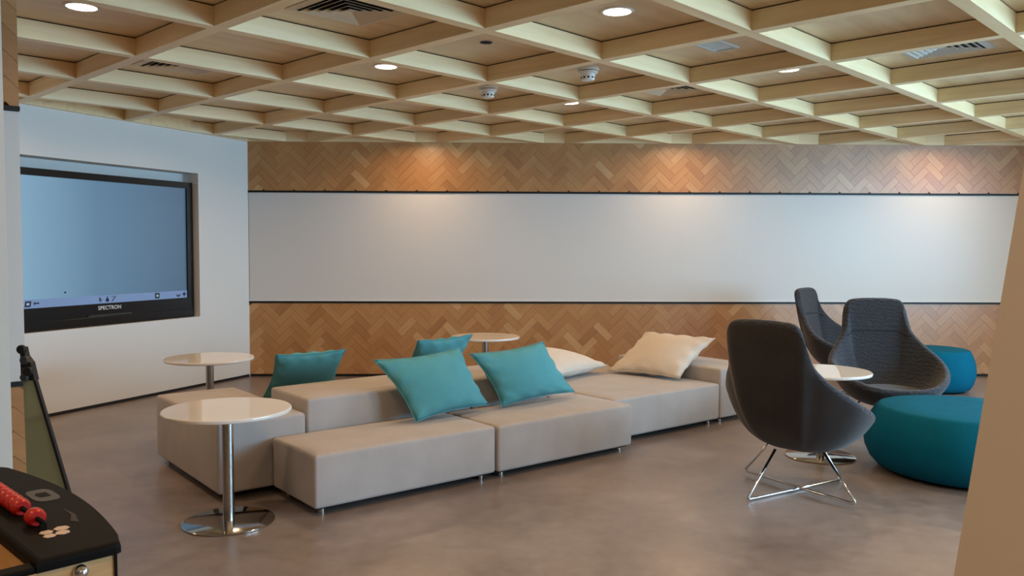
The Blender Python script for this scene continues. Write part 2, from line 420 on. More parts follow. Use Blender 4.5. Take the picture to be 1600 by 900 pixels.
# the rest of the shell, out of the picture
struct(box('wall_far_left', LF[0]-.2, LF[0], -3.0, LF[1], 0, Z_PAN+.02, 'dark_paint'))
struct(box('wall_rear', LF[0]-.2, WIN_X+.2, -3.2, -3.0, 0, Z_PAN+.02, 'dark_paint'))
bm = bmesh.new(); x0, x1 = WIN_X, WIN_X+.2
add_box(bm, x0, x1, -3.0, BR[1]+.2, 0, WIN_Z[0]); add_box(bm, x0, x1, -3.0, BR[1]+.2, WIN_Z[1], Z_PAN+.02)
ys = [-3.0] + [y for w_ in WINDOWS for y in w_] + [BR[1]+.2]
for i in range(0, len(ys), 2): add_box(bm, x0, x1, ys[i], ys[i+1], WIN_Z[0], WIN_Z[1])
struct(from_bm('wall_right', bm, 'white'))
for k, (ya, yb) in enumerate(WINDOWS):
    w = struct(empty('window_%d' % (k+1), (WIN_X+.1, (ya+yb)/2, WIN_Z[0])), 'tall window in the right wall')
    hw = (yb-ya)/2; hh = WIN_Z[1]-WIN_Z[0]
    bm = bmesh.new()
    add_box(bm, -.03, .03, -hw, hw, 0, .05); add_box(bm, -.03, .03, -hw, hw, hh-.05, hh)
    for y in (-hw, -.025, hw-.05): add_box(bm, -.03, .03, y, y+.05, .05, hh-.05)
    from_bm('window_frame', bm, 'frame_alu', w)
    for y0, y1 in ((-hw+.05, -.025), (.025, hw-.05)): box('window_pane', -.004, .004, y0, y1, .05, hh-.05, 'pane', w)

# stub wall at the left edge, built like the back wall, with mitred end
SX = -2.336; SY = 4.0; STH = R(40); SL = 2.4
SO_ = (SX - SL*math.cos(STH), SY - SL*math.sin(STH))
SM = Matrix.Translation((SO_[0], SO_[1], 0)) @ Matrix.Rotation(STH, 4, 'Z')
w = prism('wall_near_left', [(0, .03), (SL, .03), (SL-.03, .2), (0, .2)], 0, Z_LAT-.002, 'backing'); w.matrix_world = SM
struct(w, 'end of a near wall at the left edge')
herringbone('wall_near_left_upper', 'dark wood band of the near left wall above its white board', Z_T2+.012, Z_LAT-.002, SL, .085, .255, 40, SM)
herringbone('wall_near_left_lower', 'herringbone block band of the near left wall below its board', .0, Z_T1-.012, SL, .085, .255, 60, SM)
wb2 = empty('whiteboard'); wb2.matrix_world = SM @ Matrix.Translation((0, 0, Z_T1)); tag(wb2, 'narrow sliver of white board at the left edge of the picture', 'whiteboard')
box('panel', 0, SL-.001, .004, .029, .013, H_B-.013, 'board', wb2)
struct(box('trim_3', 0, SL+.002, -.010, .029, Z_T1-.0105, Z_T1+.0105, 'black', mtx=SM)); struct(box('trim_4', 0, SL+.002, -.010, .029, Z_T2-.0105, Z_T2+.0105, 'black', mtx=SM))
p = box('white_pillar', -2.75, -2.046, 2.95, 3.4, 0, Z_LAT-.003, 'pillar_white', bevel=.004, seg=1)
struct(p, 'white square pillar cut by the left edge of the picture')
# leaning pillar at the right edge
LEAN = math.atan2(1.336-1.184, 1.769-.674)
def lx(z): return 1.184 + (z-.674)*math.tan(LEAN)
PW = .62; PD = .40
v = [(lx(z)+dx, y, z) for z in (0, Z_LAT-.003) for dx, y in ((0, 2.2), (PW, 2.2), (PW, 2.2+PD), (.28, 2.2+PD))]
o = pydata('leaning_pillar', v, [(3, 2, 1, 0), (4, 5, 6, 7), (0, 1, 5, 4), (1, 2, 6, 5), (2, 3, 7, 6), (3, 0, 4, 7)], 'pillar_paint')
struct(o, 'slanted beige pillar cut by the right edge of the picture')

# ------------------------------------------------------------------ ceiling fittings
def names(seq): return seq
LABEL_DL = {(-1, 0): 'round warm downlight at the top left corner above the screen wall', (1, -2): 'round warm downlight at the top centre, in the coffer nearest the camera',
            (1, 0): 'round warm downlight left of centre, behind the big square vent', (3, -2): 'round warm downlight half hidden by a beam at the upper right',
            (3, 0): 'small warm downlight deep in the ceiling beyond the smoke detector'}
def downlight(a, b):
    c = coffer_centre(a, b); t = empty('downlight', (c[0], c[1], Z_PAN))
    tag(t, LABEL_DL.get((a, b), 'round warm downlight hidden behind the beams or outside the picture'), 'downlight', 'warm downlights in the coffers')
    lathe('rim', [(.078, -.001), (.080, -.007), (.090, -.007), (.096, -.001)], 'white_plastic', t, 32)
    lathe('diffuser', [(.001, -.005), (.079, -.005), (.079, -.001), (.001, -.001)], 'lamp', t, 32)
    L = bpy.data.lights.new('lamp_glow', 'AREA'); L.shape = 'DISK'; L.size = .14; L.energy = LAMP_W; L.color = LAMP_COL; L.spread = R(155)
    lo = bpy.data.objects.new('lamp_glow', L); COL.objects.link(lo); lo.location = (0, 0, -.012); lo.parent = t
for (a, b) in coffers:
    c = coffer_centre(a, b)
    if a % 2 == 1 and b % 2 == 0 and all((c[0]-p[0])*p[2] + (c[1]-p[1])*p[3] < -.25 for p in PLANES): downlight(a, b)

def vent(a, b, mat, label, half=.265):
    c = coffer_centre(a, b); t = empty('ceiling_vent', (c[0], c[1], Z_PAN), YAW); tag(t, label, 'vent', 'square ceiling vents')
    def ring(bm, h0, z0, h1, z1, th=.002):
        vs = []
        for h, z in ((h0, z0), (h1, z1), (h1, z1+th), (h0, z0+th)):
            vs.append([bm.verts.new((sx*h, sy*h, z)) for sx, sy in ((-1, -1), (1, -1), (1, 1), (-1, 1))])
        for i in range(4):
            for j in range(4): bm.faces.new((vs[j][i], vs[j][(i+1) % 4], vs[(j+1) % 4][(i+1) % 4], vs[(j+1) % 4][i]))
    box('plenum', -half+.03, half-.03, -half+.03, half-.03, -.003, -.0005, 'vent_dark', t)
    bm = bmesh.new(); ring(bm, half, -.006, half-.045, -.012, .004); from_bm('frame', bm, mat, t)
    for k in range(5):
        h = half - .055 - k*.042; bm = bmesh.new(); ring(bm, h, -.020, h-.030, -.006, .0025); from_bm('louvre', bm, mat, t)
    box('centre_plate', -.02, .02, -.02, .02, -.014, -.010, mat, t)
vent(0, -1, 'vent', 'large square louvred vent at the top of the picture, left of centre')
vent(0, 1, 'vent', 'square louvred vent at upper left, mostly hidden by a beam')
vent(3, -3, 'vent_white', 'square louvred vent at the upper right with white slats')
vent(3, -1, 'vent', 'small square louvred vent right of centre, beneath the white grille')
# small white grille
c = coffer_centre(2, -2); t = empty('exhaust_grille', (c[0], c[1], Z_PAN), YAW); tag(t, 'small white rectangular grille in a coffer at the upper right', 'grille')
box('backing', -.15, .15, -.075, .075, -.004, -.0005, 'vent_white', t)
bm = bmesh.new()
for x0, x1, y0, y1 in ((-.165, .165, -.09, -.07), (-.165, .165, .07, .09), (-.165, -.145, -.07, .07), (.145, .165, -.07, .07)): add_box(bm, x0, x1, y0, y1, -.014, -.0005)
from_bm('frame', bm, 'vent_white', t)
for k in range(9): box('slat', -.144, .144, -.066+k*.0155, -.060+k*.0155, -.011, -.004, 'vent_white', t)
# smoke detectors
def smoke(a, b, label, dx=0, dy=0):
    c = coffer_centre(a, b); t = empty('smoke_detector', (c[0]+dx, c[1]+dy, Z_PAN)); tag(t, label, 'smoke detector', 'smoke detectors')
    lathe('mounting_ring', [(.085, 0), (.085, -.018), (.078, -.024), (.001, -.024)][::-1], 'white_plastic', t, 32)
    lathe('body', [(.001, -.095), (.045, -.095), (.052, -.086), (.056, -.05), (.072, -.042), (.074, -.029), (.001, -.029)], 'white_plastic', t, 32)
    lathe('shadow_gap', [(.001, -.029), (.066, -.029), (.066, -.024), (.001, -.024)], 'vent_dark', t, 32)
    for k in range(10):
        a_ = 2*PI*k/10
        box('sensor_slot', -.007, .007, -.0535, -.0500, -.084, -.070, 'vent_dark', t, mtx=Matrix.Rotation(a_, 4, 'Z'))
smoke(2, 0, 'white smoke detector hanging in the middle of the ceiling', .0, .0)
smoke(2, -1, 'white smoke detector right of centre, half hidden by a beam')
# sprinkler
c = coffer_centre(1, -1); t = empty('sprinkler', (c[0], c[1], Z_PAN)); tag(t, 'small dark recessed sprinkler in a central coffer', 'sprinkler')
lathe('cup', [(.030, -.001), (.034, -.004), (.040, -.004), (.043, -.001)], 'ui_dark', t, 24); lathe('recess', [(.001, -.0025), (.031, -.0025), (.031, -.0008), (.001, -.0008)], 'vent_dark', t, 24)
lathe('head', [(.001, -.016), (.010, -.016), (.010, -.010), (.004, -.009), (.004, -.0026), (.001, -.0026)], 'steel', t, 16)

# ------------------------------------------------------------------ big screen in the niche
tv = empty('interactive_screen'); _p = TVM @ Vector((1.91, .06, NZ0))
tv.matrix_world = Matrix(((TVD[0], -TVD[1], 0, _p.x), (TVD[1], TVD[0], 0, _p.y), (0, 0, 1, _p.z), (0, 0, 0, 1)))
# local frame: +x towards the camera (photo left), +y into the room
tag(tv, 'large wall screen with black bezel showing a blue desktop', 'screen')
TW, TH = 1.10, 1.464; SZ0, SZ1, SWD = .214, 1.398, 1.018
bm = bmesh.new()
add_box(bm, -TW, TW, -.10, -.03, 0, TH)
for x0, x1, z0, z1 in ((-TW, -SWD, 0, TH), (SWD, TW, 0, TH), (-SWD, SWD, 0, SZ0), (-SWD, SWD, SZ1, TH)): add_box(bm, x0, x1, -.03, 0, z0, z1)
from_bm('bezel', bm, 'tv_black', tv)
box('lower_rail', -TW+.01, TW-.01, .0, .012, .02, .09, 'tv_black', tv, bevel=.004, seg=2)
box('indicator_strip', -.25, .25, .0, .014, .093, .108, 'tv_strip', tv)
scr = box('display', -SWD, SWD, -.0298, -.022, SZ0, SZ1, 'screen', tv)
bar = box('toolbar', -SWD, SWD, -.0218, -.0205, SZ0, SZ0+.078, 'ui_bar', scr)
def flat(name, pts, mat, par=scr, y=-.0203, th=.0008):
    n = len(pts); v = [(-x, y, z) for x, z in pts] + [(-x, y+th, z) for x, z in pts]      # icons drawn with x to the photo right
    f = [list(range(n)), [n+i for i in range(n)][::-1]] + [[(i+1) % n, i, n+i, n+(i+1) % n] for i in range(n)]
    return pydata(name, v, f, mat, par)
def ix(s): return 1.91 - s
zb = SZ0 + .039
x = ix(2.0); flat('cursor_icon', [(x-.012, zb-.022), (x-.012, zb+.026), (x+.018, zb-.006), (x+.004, zb-.008), (x+.012, zb-.026), (x+.005, zb-.029), (x-.002, zb-.011)][::-1], 'ui_dark')
x = ix(1.919); flat('lock_icon', [(x-.018, zb-.026), (x+.018, zb-.026), (x+.018, zb+.004), (x+.006, zb+.008), (x+.006, zb+.026), (x-.006, zb+.026), (x-.006, zb+.008), (x-.018, zb+.004)], 'ui_dark')
x = ix(1.845); flat('pen_icon', [(x-.026, zb-.026), (x-.016, zb-.026), (x+.028, zb+.022), (x+.020, zb+.030)], 'ui_dark')
flat('pen_icon_box', [(x-.030, zb+.020), (x+.004, zb+.020), (x+.004, zb+.025), (x-.030, zb+.025)], 'ui_dark')
x = ix(1.301); flat('app_icon', [(x-.030, zb-.028), (x+.030, zb-.028), (x+.030, zb+.030), (x-.030, zb+.030)], 'ui_green')
flat('app_icon_mark', [(x-.014, zb-.010), (x+.016, zb-.010), (x+.016, zb+.008), (x-.002, zb+.014), (x-.014, zb+.008)], 'ui_white', y=-.0194)
x = ix(1.013); flat('chat_icon', [(x-.028, zb+.004), (x-.022, zb-.018), (x, zb-.026), (x+.022, zb-.018), (x+.028, zb+.004), (x+.018, zb+.002), (x+.010, zb-.008), (x-.010, zb-.008), (x-.018, zb+.002)], 'ui_dark')
x = ix(.931); a_, b_ = .026, .007
flat('plus_icon', [(x-b_, zb-a_), (x+b_, zb-a_), (x+b_, zb-b_), (x+a_, zb-b_), (x+a_, zb+b_), (x+b_, zb+b_), (x+b_, zb+a_), (x-b_, zb+a_), (x-b_, zb+b_), (x-a_, zb+b_), (x-a_, zb-b_), (x-b_, zb-b_)], 'ui_dark')
x = ix(2.754); flat('window_icon', [(x-.034, zb-.026), (x+.024, zb-.026), (x+.034, zb+.026), (x-.024, zb+.026)], 'ui_dark'); flat('window_icon_mark', [(x-.016, zb-.010), (x+.012, zb-.010), (x+.014, zb+.010), (x-.012, zb+.010)], 'ui_white', y=-.0194)
x = ix(2.674); flat('undo_icon', [(x-.030, zb+.002), (x-.010, zb+.020), (x-.010, zb+.008), (x+.026, zb+.012), (x+.030, zb-.004), (x-.010, zb-.002), (x-.010, zb-.014)], 'ui_dark')
x = ix(2.835); flat('start_icon', [(x-.02, zb-.026), (x+.024, zb-.026), (x+.024, zb+.026), (x-.02, zb+.026)], 'ui_green')
x = ix(2.38); flat('stray_mark', [(x-.010, SZ0+.118), (x+.010, SZ0+.118), (x+.010, SZ0+.134), (x-.010, SZ0+.134)], 'ui_dark')
fc = bpy.data.curves.new('brand_lettering', 'FONT'); fc.body = 'SPECTRON'; fc.size = .052; fc.align_x = 'CENTER'; fc.align_y = 'CENTER'; fc.extrude = .0006; fc.space_character = 1.05; fc.offset = .0012
fo = bpy.data.objects.new('brand_lettering', fc); COL.objects.link(fo); fc.materials.append(M['logo'])
dg = bpy.context.evaluated_depsgraph_get(); me = bpy.data.meshes.new_from_object(fo.evaluated_get(dg)); bpy.data.objects.remove(fo)
if not me.materials: me.materials.append(M['logo'])
lg = link('brand_lettering', me, None, tv); lg.matrix_local = Matrix.Translation((0, .001, .170)) @ Matrix.Rotation(PI, 4, 'Z') @ Matrix.Rotation(PI/2, 4, 'X')

# ------------------------------------------------------------------ sofa island
SO = (-1.120, 4.708); SA = R(38.6)
ISL = Matrix.Translation((SO[0], SO[1], 0)) @ Matrix.Rotation(SA, 4, 'Z')
def W(u, n, z=0): return ISL @ Vector((u, n, z))
def soft_box(name, lx_, ly_, z0, z1, mat, parent, bev=.022):
    bm = bmesh.new(); add_box(bm, 0, lx_, 0, ly_, z0, z1, None, bev, 4)
    return bm
def module(u0, u1, n0, n1, top, label, name='sofa_module', cat='sofa module', group='oatmeal sofa modules'):
    o = W(u0, n0); t = empty(name, (o.x, o.y, 0), SA); tag(t, label, cat, group)
    lx_, ly_ = u1-u0, n1-n0
    bm = bmesh.new(); add_box(bm, 0, lx_, 0, ly_, .045, top-.004, None, .020, 4)
    # cross cuts so that the top can crown a little
    for k in range(1, 8):
        bmesh.ops.bisect_plane(bm, geom=bm.verts[:]+bm.edges[:]+bm.faces[:], plane_co=(lx_*k/8, 0, 0), plane_no=(1, 0, 0))
        bmesh.ops.bisect_plane(bm, geom=bm.verts[:]+bm.edges[:]+bm.faces[:], plane_co=(0, ly_*k/8, 0), plane_no=(0, 1, 0))
    for v in bm.verts:
        if v.co.z > top-.012: v.co.z += .012*math.sin(PI*min(max(v.co.x/lx_, 0), 1))**.5*math.sin(PI*min(max(v.co.y/ly_, 0), 1))**.5
    b = from_bm('upholstery', bm, 'sofa', t, True); b.data.set_sharp_from_angle(angle=R(40))
    box('base_board', .03, lx_-.03, .03, ly_-.03, .035, .046, 'foos_black', t)
    for x in (.075, lx_-.075):
        for y in (.075, ly_-.075): lathe('foot', [(.001, 0), (.020, 0), (.020, .034), (.001, .034)], 'steel', t, 16, origin=(x, y, 0))
    return t
module(0, 1.30, 0, .60, .36, 'low oatmeal bench seat at the front left, nearest the camera')
module(1.312, 2.60, -.012, .60, .36, 'low oatmeal bench seat in the middle under the right teal cushion')
module(2.612, 3.925, .19, 1.90, .36, 'deep low oatmeal daybed seat under the two cream cushions')
module(3.937, 4.49, .19, 1.45, .485, 'taller oatmeal end block at the right, partly behind the dark chair')
module(-.335, .232, .612, 1.88, .485, 'taller oatmeal end block at the left behind the near round table')
module(.245, 1.55, .625, 1.215, .57, 'oatmeal backrest block behind the front left bench', 'sofa_block', 'sofa block', 'oatmeal sofa backrests')
module(1.562, 2.30, .625, 1.215, .57, 'oatmeal backrest block behind the two front teal cushions', 'sofa_block', 'sofa block', 'oatmeal sofa backrests')
module(.245, 1.55, 1.228, 1.90, .36, 'low oatmeal bench seat hidden behind the left backrest')
module(1.562, 2.30, 1.228, 1.90, .36, 'low oatmeal bench seat hidden behind the right backrest')
module(2.312, 2.60, .612, 1.90, .36, 'narrow low oatmeal filler seat hidden behind the right teal cushion')

def pillow(label, bl, br, tr, tl, thick, mat, seed, group='scatter cushions', pinch=.05):
    """corners in island coordinates (u, n, z)"""
    rnd = random.Random(seed); P = [W(*c) for c in (bl, br, tr, tl)]
    ctr = sum(P, Vector())/4; ex = (P[1]+P[2]-P[0]-P[3]).normalized(); nz = ex.cross(P[3]+P[2]-P[0]-P[1]).normalized(); ey = nz.cross(ex)
    mtx = Matrix((ex, ey, nz)).transposed().to_4x4(); mtx.translation = ctr; inv = mtx.inverted()
    Q = [inv @ p for p in P]; n = 28; t = empty('cushion'); t.matrix_world = mtx; tag(t, label, 'cushion', group)
    ph = [rnd.uniform(0, 6.28) for _ in range(8)]
    V, F = [], []; idx = {}
    for side in (1, -1):
        for i in range(n+1):
            for j in range(n+1):
                u, v = i/n, j/n; edge = i in (0, n) or j in (0, n)
                if side == -1 and edge: idx[(side, i, j)] = idx[(1, i, j)]; continue
                # pull the sides in, keep the corners as ears
                uu = u + (-1 if u > .5 else 1)*pinch*abs(2*u-1)**3*math.sin(PI*v)
                vv = v + (-1 if v > .5 else 1)*pinch*abs(2*v-1)**3*math.sin(PI*u)
                p = Q[0]*(1-uu)*(1-vv) + Q[1]*uu*(1-vv) + Q[2]*uu*vv + Q[3]*(1-uu)*vv
                d = min(u, 1-u, v, 1-v)
                prof = (max(0, math.sin(PI*u)*math.sin(PI*v)))**.48
                wr = .013*math.exp(-((d-.07)/.07)**2)*(math.sin(26*u+ph[0]+2*math.sin(5*v+ph[4]))*abs(2*v-1)**4 + math.sin(24*v+ph[1]+2*math.sin(5*u+ph[5]))*abs(2*u-1)**4)
                wr += .008*math.sin(5*u+ph[2])*math.sin(4*v+ph[3])*prof
                idx[(side, i, j)] = len(V); V.append((p.x, p.y, p.z + side*(thick/2*prof) + (0 if edge else wr)))
        for i in range(n):
            for j in range(n):
                q = [idx[(side, i, j)], idx[(side, i+1, j)], idx[(side, i+1, j+1)], idx[(side, i, j+1)]]
                F.append(q if side == 1 else q[::-1])
    pydata('cover', V, F, mat, t, True)
    loop = [Vector(V[idx[(1, i, 0)]]) for i in range(n)] + [Vector(V[idx[(1, n, j)]]) for j in range(n)] + [Vector(V[idx[(1, n-i, n)]]) for i in range(n)] + [Vector(V[idx[(1, 0, n-j)]]) for j in range(n+1)]
    tube('piping', loop, .0035, mat, t, 6)
    return t
pillow('teal cushion leaning at the front left of the backrest', (.891, .341, .385), (1.57, .44, .405), (1.44, .61, .815), (.69, .55, .79), .19, 'teal', 1)
pillow('teal cushion leaning at the right, beside the cream cushion', (1.676, .412, .385), (2.44, .46, .405), (2.20, .57, .81), (1.465, .53, .775), .20, 'teal', 2)
pillow('teal cushion behind the backrest at the far left', (.382, 1.70, .40), (.97, 1.70, .40), (.868, 1.29, .78), (.317, 1.29, .78), .15, 'teal', 3)
pillow('teal cushion behind the backrest in front of the far round table', (1.62, 1.80, .40), (2.22, 1.80, .40), (2.15, 1.44, .80), (1.56, 1.38, .79), .15, 'teal', 4)
pillow('cream cushion propped against the right end block', (3.52, 1.17, .39), (3.70, .46, .39), (4.16, .43, .72), (4.12, 1.24, .72), .20, 'cream', 5)
pillow('cream cushion lying flat behind the right teal cushion', (2.66, .98, .45), (3.52, 1.16, .445), (3.36, 1.78, .49), (2.56, 1.52, .60), .23, 'cream', 6)

# ------------------------------------------------------------------ round tables
def table(x, y, label, rot=0):
    t = empty('side_table', (x, y, 0), rot); tag(t, label, 'table', 'round white side tables')
    lathe('table_top', [(.001, .620), (.335, .620), (.347, .624), (.350, .632), (.348, .640), (.343, .644), (.001, .645)], 'table_white', t, 72)
    lathe('column', [(.001, .011), (.031, .011), (.031, .612), (.001, .612)], 'steel', t, 28)
    lathe('mounting_plate', [(.001, .611), (.10, .611), (.10, .619), (.001, .619)], 'steel', t, 28)
    lathe('base', [(.001, 0), (.247, 0), (.250, .003), (.250, .008), (.246, .010), (.001, .012)], 'base_steel', t, 72)
    return t
table(-1.59, 4.645, 'white round table in front, with its whole steel base in view')
table(-2.46, 6.78, 'white round table behind the left end block by the screen wall')
table(-.27, 8.48, 'white round table farthest back, behind the sofa')
table(2.30, 6.17, 'white round table between the dark lounge chairs')

# ------------------------------------------------------------------ lounge chairs
RIM = [(0, .40, .425), (.20, .375, .435), (.345, .25, .480), (.425, .06, .545), (.425, -.10, .615), (.345, -.235, .715), (.275, -.315, .82), (.25, -.37, .94), (.238, -.40, 1.03), (.20, -.418, 1.075), (.10, -.425, 1.088), (0, -.427, 1.09)]
def catmull(P, m):
    out = []; n = len(P)
    for i in range(n):
        a, b, c, d = (Vector(P[(i+k-1) % n]) for k in range(4))
        for j in range(m):
            t = j/m
            out.append(.5*((2*b) + (c-a)*t + (2*a-5*b+4*c-d)*t*t + (3*b-a-3*c+d)*t**3))
    return out
def make_chair(label):
    t = empty('lounge_chair'); tag(t, label, 'chair', 'charcoal lounge chairs')
    loop = [p for p in RIM] + [(-x, y, z) for x, y, z in RIM[-2:0:-1]]
    rim = catmull(loop, 4); n = len(rim); m = 18
    C = Vector((0, .02, .295))
    def pt(k, s):
        r = rim[k % n]; h = (r.z-.42)/.67
        K = Vector((r.x*(.70+.12*h), r.y*(.80 - .06*h) , .285 + .02*h)); w = 1.25+.25*h
        a, b, c = (1-s)**2, 2*s*(1-s)*w, s*s
        return (C*a + K*b + r*c)/(a+b+c)
    V = [C]; F = []
    for i in range(1, m+1):
        s = (i/m)**.9
        for k in range(n): V.append(pt(k, s))
    for k in range(n): F.append((0, 1+k, 1+(k+1) % n))
    for i in range(m-1):
        for k in range(n):
            a, b = 1+i*n+k, 1+i*n+(k+1) % n; F.append((a, a+n, b+n, b))
    # orient so that the normal looks into the seat, then give it padding
    sh = pydata('shell', V, F, 'chair', t, True)
    bm = bmesh.new(); bm.from_mesh(sh.data); bmesh.ops.recalc_face_normals(bm, faces=bm.faces)
    bm.faces.ensure_lookup_table()
    if bm.faces[0].normal.z < 0: bmesh.ops.reverse_faces(bm, faces=bm.faces)
    bm.normal_update(); nv = [v.normal.copy() for v in bm.verts]; co = [v.co.copy() for v in bm.verts]; bm.free()
    V2 = []; F2 = []; TH = .030; N = len(co)
    for p, q in zip(co, nv): V2.append(p + q*TH)
    for p, q in zip(co, nv): V2.append(p - q*TH)
    faces = [tuple(p.vertices) for p in sh.data.polygons]
    sgn = 1
    for f in faces: F2.append(f); F2.append(tuple(N+i for i in f[::-1]))
    o0 = 1+(m-1)*n; base = len(V2)
    # rounded rim
    RS = 5
    for j in range(1, RS):
        a = PI*j/RS
        for k in range(n):
            i = o0+k; tang = (co[i]-co[i-n]).normalized(); V2.append(co[i] + nv[i]*TH*math.cos(a) + tang*TH*math.sin(a))
    def rid(j, k): return (o0+k % n) if j == 0 else (N+o0+k % n if j == RS else base+(j-1)*n+k % n)
    for j in range(RS):
        for k in range(n): F2.append((rid(j, k), rid(j+1, k), rid(j+1, k+1), rid(j, k+1)))
    bpy.data.objects.remove(sh)
    bm = bmesh.new(); me0 = bpy.data.meshes.new('tmp'); me0.from_pydata([tuple(v) for v in V2], [], F2); bm.from_mesh(me0); bpy.data.meshes.remove(me0)
    bm.faces.ensure_lookup_table()
    bmesh.ops.recalc_face_normals(bm, faces=bm.faces)
    sh = from_bm('shell', bm, 'chair_plain', t, True); sh.data.materials.append(M['chair'])
    outer = 2*len(faces)
    for i, p in enumerate(sh.data.polygons):
        if i >= outer or i % 2 == 0: p.material_index = 1        # quilted inside and rim, plain back
    # curved head seam across the inner back
    seam = []
    mid = 11*4
    for k in range(mid-26, mid+27):
        want = .838 - .04*((k-mid)/20)**2
        lo, hi = .3, 1.0
        if pt(k, 1).z < want: continue
        for _ in range(30):
            c_ = (lo+hi)/2
            if pt(k, c_).z < want: lo = c_
            else: hi = c_
        p = pt(k, lo); e1 = pt(k+1, lo)-pt(k-1, lo); e2 = pt(k, lo+.01)-pt(k, lo-.01); q = e1.cross(e2).normalized()
        if q.y < 0: q = -q
        seam.append(p + q*(TH+.001))
    if len(seam) > 3: tube('head_seam', seam, .005, 'chair_seam', t, 6)
    prof = [(.001, 0)] + [(.25*math.cos(a), .038*math.sin(a)+.036) for a in [R(x) for x in range(-70, 81, 15)]] + [(.001, .0745)]
    prof[0] = (.001, 0.0)
    cu = lathe('seat_cushion', prof, 'chair_plain', t, 40, origin=(0, 0, 0), sharp=R(60)); cu.location = (0, .045, .352); cu.scale = (1.05, 1.0, 1.0)
    # wire base: two bent chrome rods crossing on the floor
    for k, a in enumerate((BASE_ROT+PI/4, BASE_ROT+3*PI/4)):
        z = .011 + k*.0175
        d = Vector((math.cos(a), math.sin(a), 0)); rt, rf = .20, .445
        pts = fillet([d*rt+Vector((0, 0, .292)), d*rf+Vector((0, 0, z)), -d*rf+Vector((0, 0, z)), -d*rt+Vector((0, 0, .292))], .035)
        tube('base_rod', pts, .0085, 'chrome', t, 10)
    return t
BASE_ROT = R(34)
def put(t, x, y, heading):          # heading: compass angle of the sitter's view, in degrees from +X
    t.location = (x, y, 0); t.rotation_euler = (0, 0, R(heading) - PI/2)
ch1 = make_chair('charcoal lounge chair in front, seen from behind, on a chrome wire base'); put(ch1, 1.82, 5.28, 42)
ch2 = copy_tree(ch1); ch2['label'] = 'charcoal quilted lounge chair facing the camera behind the teal ottoman'; put(ch2, 3.09, 6.83, 263)
ch3 = copy_tree(ch1); ch3['label'] = 'charcoal lounge chair farthest back, seen side on beyond the facing chair'; put(ch3, 3.50, 8.82, -42)

# ------------------------------------------------------------------ ottomans
def ottoman(x, y, r, h, label, rot=0):
    t = empty('ottoman', (x, y, 0), rot); tag(t, label, 'ottoman', 'petrol teal ottomans')
    prof = [(.001, .018), (r*.80, .018), (r*.86, .03), (r*.935, .08), (r*.985, .15), (r, .22), (r*.985, .29), (r*.95, h-.10), (r*.895, h-.045), (r*.87, h-.022), (r*.85, h-.010), (r*.82, h-.004), (r*.5, h), (.001, h+.002)]
    P = [prof[0]]
    lathe('cover', prof, 'ottoman', t, 72, sharp=R(70), shape=lambda a: 1+.018*math.cos(3*a))
    lathe('base_plate', [(.001, 0), (r*.76, 0), (r*.76, .019), (.001, .019)], 'foos_black', t, 48)
    return t
ottoman(3.11, 5.74, .615, .455, 'large round petrol teal ottoman in front, cut off by the slanted pillar', .4)
ottoman(4.62, 9.15, .43, .455, 'small petrol teal ottoman by the wall, behind the facing chair', 1.1)

# ------------------------------------------------------------------ table football
FT = empty('football_table', (-.859, 1.817, 0)); tag(FT, 'table football game with black end rail and red score beads', 'game table')
EX = Vector((-.721, .693, 0)); EY = Vector((-.693, -.721, 0))
FT.matrix_world = Matrix(((EX.x, EY.x, 0, -.859), (EX.y, EY.y, 0, 1.817), (0, 0, 1, 0), (0, 0, 0, 1)))   # x across the end, y along the table
FW, FL, ZT = .91, 1.30, .90; RB = .026
out = [(x_, -.052*math.sin(PI*x_/FW)**.9 if 0 < x_ < FW else 0) for x_ in [FW*k/20 for k in range(21)]]
poly = [(-.004, .012), (0.004, 0)] + out[1:-1] + [(FW-.004, 0), (FW+.004, .012), (FW, .171), (0, .171)]
bm = bmesh.new(); lo_ = [bm.verts.new((x_, y_, ZT-RB)) for x_, y_ in poly]; hi_ = [bm.verts.new((x_, y_, ZT)) for x_, y_ in poly]
bm.faces.new(lo_[::-1]); tf = bm.faces.new(hi_)
for i in range(len(poly)): bm.faces.new((lo_[i], lo_[(i+1) % len(poly)], hi_[(i+1) % len(poly)], hi_[i]))
bmesh.ops.bevel(bm, geom=list(tf.edges), offset=.012, segments=3, profile=.5, affect='EDGES')
er = from_bm('end_rail', bm, 'foos_black', FT)
bm = bmesh.new(); lo_ = [bm.verts.new((x_, FL*1.0 - y_, ZT-RB)) for x_, y_ in poly]; hi_ = [bm.verts.new((x_, FL - y_, ZT)) for x_, y_ in poly]
bm.faces.new(lo_); bm.faces.new(hi_[::-1])
for i in range(len(poly)): bm.faces.new((lo_[i], hi_[i], hi_[(i+1) % len(poly)], lo_[(i+1) % len(poly)]))
from_bm('end_rail', bm, 'foos_black', FT)
for x0, x1 in ((.004, .032), (FW-.032, FW-.004)):
    box('side_panel', x0, x1, .012, FL-.012, .62, ZT-RB-.001, 'foos_wood', FT)
    box('side_rail', x0-.002, x1+.010, .172, FL-.172, ZT-RB, ZT-.012, 'foos_black', FT, bevel=.004, seg=2)
for y0, y1 in ((.006, .034), (FL-.034, FL-.006)): box('end_panel', .033, FW-.033, y0, y1, .62, ZT-RB-.001, 'foos_wood', FT)
box('corner_edge', .0, .0035, .010, .016, .62, ZT-RB-.001, 'foos_black', FT)
box('playfield', .033, FW-.033, .035, FL-.035, .70, .72, 'foos_wood', FT)
box('goal_wall', .033, FW-.033, .150, .168, .721, ZT-RB-.001, 'foos_wood', FT)
for x0 in (.02, FW-.12):
    for y0 in (.03, FL-.13): box('leg', x0, x0+.10, y0, y0+.10, 0, .619, 'foos_black', FT, bevel=.006, seg=2)
